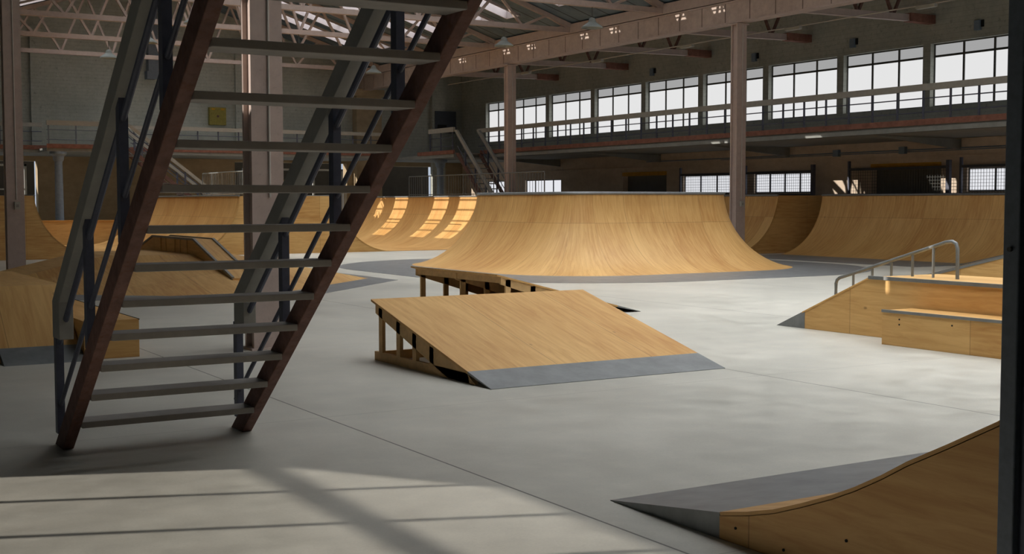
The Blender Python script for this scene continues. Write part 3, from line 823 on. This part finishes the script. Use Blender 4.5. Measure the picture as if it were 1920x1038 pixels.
# right side quarter pipes
qd = thing('quarter_pipe', 'plywood quarter pipe with a dark end panel just right of the second column', 'quarter pipe', (31, 37, 0))
quarter(qd, 'x', 30.35 - RUN, 1, 33.0, 32.5, 43.0, R0, H0, (True, True), 0.75)
qe = thing('quarter_pipe', 'long shaded plywood quarter pipe with sun patches along the right wall', 'quarter pipe', (32, 25, 0))
quarter(qe, 'x', 31.25 - RUN, 1, 33.1, 15.0, 31.3, R0, H0, (True, True), 2.0, True, (23.6, 31.3))

# tall central ramp: rounded square, curved on all sides
hr = thing('hip_ramp', 'tall central plywood ramp curving up on every side to a flat steel edged top', 'ramp', (20.1, 28.6, 0))
lx0, lx1, ly0, ly1, rc = 17.4, 22.75, 25.95, 31.3, 0.85
def ring(dd, z, nA=12, nS=8):
    pts = []; cs = [(lx1 - rc, ly0 + rc, -90), (lx1 - rc, ly1 - rc, 0), (lx0 + rc, ly1 - rc, 90), (lx0 + rc, ly0 + rc, 180)]
    for ci, (cx, cy, a0) in enumerate(cs):
        for k in range(nA + 1):
            a = math.radians(a0 + 90 * k / nA); pts.append((cx + (rc + dd) * math.cos(a), cy + (rc + dd) * math.sin(a), z))
        nx = cs[(ci + 1) % 4]; a1 = math.radians(nx[2]); a = math.radians(a0 + 90)
        p = (cx + (rc + dd) * math.cos(a), cy + (rc + dd) * math.sin(a)); q = (nx[0] + (rc + dd) * math.cos(a1), nx[1] + (rc + dd) * math.sin(a1))
        for k in range(1, nS): pts.append((p[0] + (q[0] - p[0]) * k / nS, p[1] + (q[1] - p[1]) * k / nS, z))
    return pts
prof = arc(R0, 1.98, 18)
rings = [ring(RUN - d, z + 0.01) for d, z, s in prof]; nr = len(rings[0])
mid = ring(RUN * 0.55, 0); us = [0]
for i in range(nr): us.append(us[-1] + math.dist(mid[i], mid[(i + 1) % nr]))
vs = []; uv = []
for (d, z, s), rg in zip(prof, rings):
    for i in range(nr + 1): vs.append(rg[i % nr]); uv.append((us[i], s))
fs = [(i * (nr + 1) + j, i * (nr + 1) + j + 1, (i + 1) * (nr + 1) + j + 1, (i + 1) * (nr + 1) + j) for i in range(len(prof) - 1) for j in range(nr)]
part('transition', MB().add(vs, fs, uv), 'ply', hr, smooth=True)
top = ring(0.0, 1.99); part('deck', MB().prism([(p[0], p[1]) for p in top], 'z', 1.95, 1.992), 'ply', hr)
cp = ring(0.0, 2.0); part('coping', MB().tube(cp + [cp[0], cp[1]], 0.04, 8, False), 'coping', hr, 'steel coping pipe', smooth=True)
r1, r2 = ring(RUN - 0.3, 0.035), ring(RUN + 1.75, 0.004)
vs = r1 + r2 + [(p[0], p[1], 0) for p in r2]
fs = [(j, (j + 1) % nr, nr + (j + 1) % nr, nr + j) for j in range(nr)] + [(nr + j, nr + (j + 1) % nr, 2 * nr + (j + 1) % nr, 2 * nr + j) for j in range(nr)]
part('threshold_plate', MB().add(vs, fs), 'steel_plate', hr, 'wide grey steel skirt on the floor', smooth=True)

# kicker ramps: open timber frame under a sloping deck
def kicker(label, org, rot):
    t = thing('kicker_ramp', label, 'ramp', (0, 0, 0)); Wd, Ln, Ht, lipL = 2.92, 2.70, 0.68, 0.46
    sl = Ht / Ln
    def slab(y0, y1, t0, t1, th):
        # deck strip between y0 and y1 (y measured from the toe)
        mb = MB(); z0, z1 = y0 * sl, y1 * sl
        vs = [(0, y0, max(0, z0 - t0)), (Wd, y0, max(0, z0 - t0)), (Wd, y1, max(0, z1 - t0)), (0, y1, max(0, z1 - t0)), (0, y0, z0 + t1), (Wd, y0, z0 + t1), (Wd, y1, z1 + t1), (0, y1, z1 + t1)]
        uvs = [(p[0] + 0.16, p[1] * 1.03 - lipL) for p in vs]
        return mb.add(vs, [(3, 2, 1, 0), (4, 5, 6, 7), (0, 1, 5, 4), (1, 2, 6, 5), (2, 3, 7, 6), (3, 0, 4, 7)], uvs)
    part('deck', slab(lipL, Ln + 0.02, 0.02, 0.006, 0), 'ply', t)
    part('threshold_plate', slab(0.0, lipL, 0.02, 0.006, 0), 'steel_plate', t, 'grey steel threshold plate')
    for x in (0.02, Wd / 2 - 0.02, Wd - 0.06):
        r = MB(); y0, y1 = lipL, Ln - 0.06
        r.prism([(y0, 0), (y0 + 0.03, y0 * sl - 0.02), (y1, y1 * sl - 0.02), (y1, y1 * sl - 0.13), (y0 + 0.45, 0.0)], 'x', x, x + 0.04)
        part('rafter', r, 'lumber', t)
        part('base_rail', MB().prism([(lipL - 0.12, 0), (Ln - 0.03, 0), (Ln - 0.03, 0.1), (lipL + 0.06, 0.1)], 'x', x, x + 0.04), 'lumber', t)
        for yy in (2.51, 2.06, 1.67, 1.27):
            part('stud', MB().box(x + 0.0, yy - 0.045, 0.1, x + 0.04, yy + 0.045, yy * sl - 0.03), 'lumber', t)
    part('cross_beam', MB().box(0.06, Ln - 0.10, 0, Wd - 0.06, Ln - 0.06, 0.1), 'lumber', t)
    part('cross_beam', MB().box(0.06, Ln - 0.12, Ht - 0.13, Wd - 0.06, Ln - 0.08, Ht - 0.03), 'lumber', t)
    part('cross_beam', MB().box(0.06, 1.25, 0, Wd - 0.06, 1.29, 0.1), 'lumber', t)
    t.location = org; t.rotation_euler = (0, 0, rot); return t
kicker('open framed plywood kicker ramp sloping toward the viewer in the middle foreground', (6.02, 10.36, 0), 0)
kicker('open framed plywood kicker ramp turned sideways behind the middle foreground kicker', (12.4, 16.47, 0), PI / 2)

# left pyramid with a ledge on its crest
py = thing('pyramid_ramp', 'low plywood pyramid with a steel edged ledge along its crest, behind the staircase', 'ramp', (7.9, 27, 0))
cx0, yf, yb = 7.9, 22.2, 32.2; hw = 4.35
top_z = 0.68
base = [(cx0, yf), (cx0 + 4.15, 26.3), (cx0 + 4.15, 29.6), (cx0, yb), (cx0 - 4.6, 28.6), (cx0 - 4.6, 26.2)]
topp = [(cx0 + 0.0, 26.2), (cx0 + 1.0, 26.9), (cx0 + 1.0, 29.1), (cx0, 29.6), (cx0 - 1.6, 29.2), (cx0 - 1.6, 26.9)]
vs = [(x, y, 0.045) for x, y in base] + [(x, y, top_z) for x, y in topp] + [(x, y, 0) for x, y in base]
fs = [(i, (i + 1) % 6, 6 + (i + 1) % 6, 6 + i) for i in range(6)] + [(6, 7, 8, 9, 10, 11)] + [(i, (i + 1) % 6, 12 + (i + 1) % 6, 12 + i) for i in range(6)]
part('bank', MB().add(vs, fs), 'ply', py)
def grow(poly, g):
    cx = sum(p[0] for p in poly) / len(poly); cy = sum(p[1] for p in poly) / len(poly); out = []
    n = len(poly)
    for i in range(n):
        p0, p1, p2 = Vector(poly[i - 1]), Vector(poly[i]), Vector(poly[(i + 1) % n])
        d1 = (p1 - p0).normalized(); d2 = (p2 - p1).normalized(); n1 = Vector((d1.y, -d1.x)); n2 = Vector((d2.y, -d2.x))
        b = (n1 + n2); b = b / b.dot(n1) if abs(b.dot(n1)) > 1e-6 else n1
        out.append((p1.x + b.x * g, p1.y + b.y * g))
    return out
ob = grow(base, 0.62)
vs = [(x, y, 0.05) for x, y in base] + [(x, y, 0.004) for x, y in ob] + [(x, y, 0) for x, y in ob]
part('threshold_plate', MB().add(vs, [(i, (i + 1) % 6, 6 + (i + 1) % 6, 6 + i) for i in range(6)] + [(6 + i, 6 + (i + 1) % 6, 12 + (i + 1) % 6, 12 + i) for i in range(6)]), 'steel_plate', py, 'grey steel plate around the foot')
lp = [(23.75, 0.0), (23.75, 0.31), (26.26, 1.0), (29.4, 1.0), (30.6, 0.72), (30.6, 0.3), (29.4, 0.5)]
part('ledge', MB().prism(lp, 'x', 8.0, 8.42), 'ply', py)
et = MB()
for xx in (8.0, 8.42):
    for a, b2 in (((xx, 23.75, 0.315), (xx, 26.26, 1.005)), ((xx, 26.26, 1.005), (xx, 29.4, 1.005)), ((xx, 29.4, 1.005), (xx, 30.6, 0.72))): et.bar(a, b2, 0.05, 0.045)
part('edge_angle', et, 'coping', py, 'steel edge angle')
for yy in (26.7, 27.2, 27.6, 28.3, 28.7): part('batten', MB().box(7.98, yy, 0.7, 8.0, yy + 0.03, 0.98), 'lumber', py)

# dark box pair at the left edge
bb = thing('bank_box', 'shaded plywood box with a sloped steel footed front at the left edge', 'ramp', (2.75, 17, 0))
pr = [(14.95, 0.13), (15.9, 0.80), (19.3, 0.80), (19.3, 0), (14.75, 0)]
part('body', MB().prism(pr, 'x', 2.33, 3.2), 'ply', bb)
part('threshold_plate', MB().prism([(14.62, 0.0), (14.98, 0.16), (15.0, 0.13), (14.8, 0.0)], 'x', 2.33, 3.2), 'steel_plate', bb, 'dark steel footing plate')
lb2 = thing('low_ledge', 'low plywood ledge with a dark slot beside the shaded box, behind the stair foot', 'ledge', (3.5, 16.5, 0))
part('body', MB().box(3.21, 14.74, 0, 3.83, 18.3, 0.44), 'ply', lb2)
part('slot', MB().box(3.3, 14.735, 0.205, 3.81, 14.742, 0.235), 'black', lb2, 'narrow black slot')
part('edge_angle', MB().bar((3.83, 14.74, 0.437), (3.83, 18.3, 0.437), 0.014, 0.014), 'black', lb2)

# right funbox with grind rail
fb = thing('fun_box', 'long plywood box with sloping end and grind rail, behind the low ledge at right', 'ramp', (13.5, 9.5, 0))
FX0, FX1 = 12.72, 14.05
pf = [(13.6, 0.02), (11.86, 0.79), (6.5, 0.79), (6.5, 0), (13.05, 0), (13.05, 0.25)]
part('side_panel', MB().prism([(13.05, 0.0), (13.05, 0.245), (11.86, 0.77), (6.5, 0.77), (6.5, 0)], 'x', FX0, FX0 + 0.03), 'ply', fb)
part('side_panel', MB().prism([(13.05, 0.0), (13.05, 0.245), (11.86, 0.77), (6.5, 0.77), (6.5, 0)], 'x', FX1 - 0.03, FX1), 'ply', fb)
vs = [(FX0 - 0.01, 13.1, 0.235), (FX1 + 0.01, 13.1, 0.235), (FX1 + 0.01, 11.86, 0.79), (FX0 - 0.01, 11.86, 0.79), (FX0 - 0.01, 13.1, 0.215), (FX1 + 0.01, 13.1, 0.215), (FX1 + 0.01, 11.86, 0.77), (FX0 - 0.01, 11.86, 0.77)]
HX = [(0, 1, 2, 3), (7, 6, 5, 4), (0, 4, 5, 1), (1, 5, 6, 2), (2, 6, 7, 3), (3, 7, 4, 0)]
part('bank', MB().add(vs, HX), 'ply', fb)
part('threshold_plate', MB().prism([(13.62, 0.0), (13.05, 0.255), (13.05, 0.0)], 'x', FX0 - 0.005, FX1 + 0.005), 'steel_plate', fb, 'grey steel toe plate')
part('deck', MB().box(FX0, 6.5, 0.77, FX1, 11.86, 0.79), 'ply', fb)
part('edge_angle', MB().bar((FX0 - 0.005, 11.86, 0.785), (FX0 - 0.005, 6.5, 0.785), 0.045, 0.045), 'coping', fb, 'steel edge angle')
RXc = 13.3
rp = [(RXc, 13.03, 0.46), (RXc, 13.03, 0.62), (RXc, 13.01, 0.67), (RXc, 12.96, 0.705)]
rp += [(RXc, 11.09, 1.265), (RXc, 11.0, 1.275), (RXc, 10.94, 1.25), (RXc, 10.915, 1.18), (RXc, 10.91, 0.79)]
gr = part('grind_rail', MB().tube(rp, 0.024, 12), 'grey_rail', fb, 'grey steel grind rail', smooth=True)
for yy in (12.7, 12.35, 12.01, 11.645, 11.3):
    zt_ = 0.705 + (12.96 - yy) * (1.265 - 0.705) / 1.87; zb_ = 0.79 if yy < 11.86 else 0.235 + (13.1 - yy) * 0.4476
    part('rail_post', MB().tube([(RXc, yy, zb_), (RXc, yy, zt_)], 0.018, 10), 'grey_rail', gr, smooth=True)

ln = thing('grind_ledge', 'low plywood grind ledge with a steel front edge in front of the right box', 'ledge', (12.4, 9, 0))
part('body', MB().box(12.14, 6.6, 0, 12.68, 11.1, 0.43), 'ply', ln)
part('edge_angle', MB().bar((12.14, 11.1, 0.425), (12.14, 6.6, 0.425), 0.03, 0.035), 'coping', ln, 'steel edge angle')
for yy, zz in ((10.82, 0.335), (10.82, 0.27), (10.02, 0.325), (9.27, 0.32), (10.82 - 2.15, 0.32)):
    part('bolt', MB().tube([(12.142, yy, zz), (12.134, yy, zz)], 0.011, 8), 'black', ln)

# wide steel edged bank behind it
wb = thing('bank_ramp', 'low wide plywood bank with steel edges rising behind the grind rail at right', 'ramp', (25, 18, 0))
A, B, C, D = (23.9, 20.5, 0.02), (28.7, 23.4, 0.02), (28.7, 13.5, 2.3), (23.9, 13.5, 1.75)
part('bank', MB().add([A, B, C, D, (A[0], A[1], 0), (B[0], B[1], 0), (C[0], C[1], 0), (D[0], D[1], 0)], HX), 'ply', wb)
part('edge_angle', MB().bar(A, D, 0.06, 0.06).bar(B, C, 0.06, 0.06), 'coping', wb, 'steel edge angle')

# near quarter pipe cropped at lower right
nq = thing('quarter_pipe', 'plywood quarter pipe in the right foreground with a broad steel toe plate', 'quarter pipe', (6.5, 3, 0))
NX0, NX1 = 4.38, 8.6
npf = [(5.11, 0.14), (4.9, 0.185), (4.7, 0.24), (4.51, 0.31), (4.3, 0.395), (4.16, 0.46), (4.0, 0.545), (3.85, 0.635), (3.62, 0.755), (3.38, 0.885), (3.2, 1.0), (2.9, 1.22), (2.6, 1.5), (2.4, 1.72)]
sk = MB(); vs = []; uv = []; m = 8; s = 0; prev = None
for (yy, zz) in npf:
    if prev: s += math.dist(prev, (yy, zz))
    prev = (yy, zz)
    for j in range(m + 1): xx = NX0 + (NX1 - NX0) * j / m; vs.append((xx, yy, zz + 0.004)); uv.append((xx, s))
o = len(vs)
for (yy, zz) in npf:
    for j in range(m + 1): xx = NX0 + (NX1 - NX0) * j / m; vs.append((xx, yy - 0.005, zz - 0.018)); uv.append((xx, s))
fs = []
for i in range(len(npf) - 1):
    for j in range(m):
        k = i * (m + 1) + j; fs.append((k, k + 1, k + m + 2, k + m + 1)); fs.append((o + k, o + k + m + 1, o + k + m + 2, o + k + 1))
    for j in (0, m): k = i * (m + 1) + j; fs.append((k, k + m + 1, o + k + m + 1, o + k))
part('transition', sk.add(vs, fs, uv), 'ply', nq, smooth=True)
spn = [(yy, zz - 0.016) for yy, zz in npf] + [(0.8, 1.72), (0.8, 0), (5.11, 0)]
for x0 in (NX0, NX1 - 0.03): part('side_panel', MB().prism(spn, 'x', x0, x0 + 0.03), 'ply', nq)
part('deck', MB().box(NX0, 0.8, 1.70, NX1, 2.42, 1.73), 'ply', nq)
part('coping', MB().tube([(NX0, 2.41, 1.73), (NX1, 2.41, 1.73)], 0.03, 10), 'coping', nq, 'steel coping pipe')
part('threshold_plate', MB().prism([(6.11, 0.0), (6.11, 0.004), (5.11, 0.142), (5.11, 0.0)], 'x', NX0, NX1), 'steel_plate', nq, 'broad grey steel toe plate')
for yy, zz in ((4.98, 0.085), (4.62, 0.055), (4.2, 0.20)): part('bolt', MB().tube([(NX0 + 0.001, yy, zz), (NX0 - 0.005, yy, zz)], 0.008, 8), 'black', nq)

# wire guards in front of the lower windows
def guard(label, y0, y1, z1, post_side, gate=False):
    t = thing('window_guard', label, 'wire guard', (W - 0.35, (y0 + y1) / 2, 2.0))
    x = W - 0.35
    fm = MB(); fm.bar((x, y0, z1), (x, y1, z1), 0.06, 0.09); fm.bar((x, y0, 2.03), (x, y1, 2.03), 0.06, 0.06)
    part('frame', fm, 'dframe', t)
    part('post', MB().box(x - 0.06, y0 - 0.07, 0, x + 0.06, y0 + 0.07, 3.15), 'blue_steel', t)
    part('post', MB().box(x - 0.04, y1 - 0.04, 0, x + 0.04, y1 + 0.04, z1 + 0.3), 'blue_steel', t)
    w = MB(); ny = int((y1 - y0) / 0.11)
    for k in range(1, ny): yy = y0 + (y1 - y0) * k / ny; w.box(x - 0.004, yy - 0.005, 2.05, x + 0.004, yy + 0.005, z1)
    for k in range(1, 8): z = 2.05 + (z1 - 2.05) * k / 8; w.box(x - 0.004, y0, z - 0.005, x + 0.004, y1, z + 0.005)
    part('mesh', w, 'frame', t)
guard('wire guard over the low window left of the second column', 38.9, 42.2, 2.9, 1)
guard('wire guard over the low window right of the second column', 34.4, 38.1, 2.9, 1)
guard('wire guard before the shutter with the yellow lintel at right', 28.2, 32.6, 2.92, 1)
guard('wire guard over the low window at the right edge', 23.4, 27.7, 2.92, 1)

# ------------------------------------------------------------------ light
sun = bpy.data.lights.new('sun', 'SUN'); sun.energy = 4.6; sun.angle = math.radians(0.15); sun.color = (1.0, 0.93, 0.84)
so = bpy.data.objects.new('sun', sun); COL.objects.link(so); so.location = (-10, -5, 30)
so.rotation_euler = Vector(SUN).to_track_quat('-Z', 'Y').to_euler()
def daylight(name, x0, x1, c, zf, power, spread):
    """daylight coming down one roof light"""
    l = bpy.data.lights.new(name, 'AREA'); l.shape = 'RECTANGLE'; xm = (x0 + x1) / 2
    l.size = math.hypot(x1 - x0, zf(x1) - zf(x0)); l.size_y = SKW - 0.1; l.energy = power; l.spread = math.radians(spread); l.color = (0.97, 0.985, 1.0)
    o = bpy.data.objects.new(name, l); COL.objects.link(o); o.location = (xm, c, zf(xm) + 0.22)
    o.rotation_euler = (0, math.atan2(-(zf(x1) - zf(x0)), x1 - x0), 0)
for c in SKY_Y: daylight('daylight', SX0 + 0.05, SX1 - 0.05, c, zroof, DAY * (0.5 if c < 19 else 0.38), 90)
for c in SKY_YL: daylight('daylight', low_edge(c) + 0.05, LX1 - 0.05, c, zroof, DAY * (0.92 if c < 19 else 0.25), 130 if c < 19 else 84)
wd = bpy.data.worlds.new('world'); scene.world = wd; wd.use_nodes = True
bg = wd.node_tree.nodes['Background']; bg.inputs[0].default_value = (0.75, 0.85, 1.0, 1); bg.inputs[1].default_value = 0.6

# ------------------------------------------------------------------ camera
f, yaw, pit, rol = 2361.38, math.radians(31.1297), math.radians(3.43732), math.radians(-0.0639)
F = Vector((math.sin(yaw) * math.cos(pit), math.cos(yaw) * math.cos(pit), -math.sin(pit)))
R_ = Vector((math.cos(yaw), -math.sin(yaw), 0)); U_ = R_.cross(F)
R2 = R_ * math.cos(rol) + U_ * math.sin(rol); U2 = -R_ * math.sin(rol) + U_ * math.cos(rol)
cam = bpy.data.cameras.new('camera'); co = bpy.data.objects.new('camera', cam); COL.objects.link(co)
cam.sensor_width = 36; cam.sensor_fit = 'HORIZONTAL'; cam.lens = f / 1920 * 36; cam.clip_end = 300; cam.clip_start = 0.05
mt = Matrix(((R2.x, U2.x, -F.x, 0), (R2.y, U2.y, -F.y, 0), (R2.z, U2.z, -F.z, 1.8), (0, 0, 0, 1)))
co.matrix_world = mt
scene.camera = co
scene.view_settings.view_transform = 'Standard'; scene.view_settings.look = 'None'
scene.view_settings.gamma = 1.0; scene.view_settings.exposure = 0.0; scene.view_settings.use_curve_mapping = False
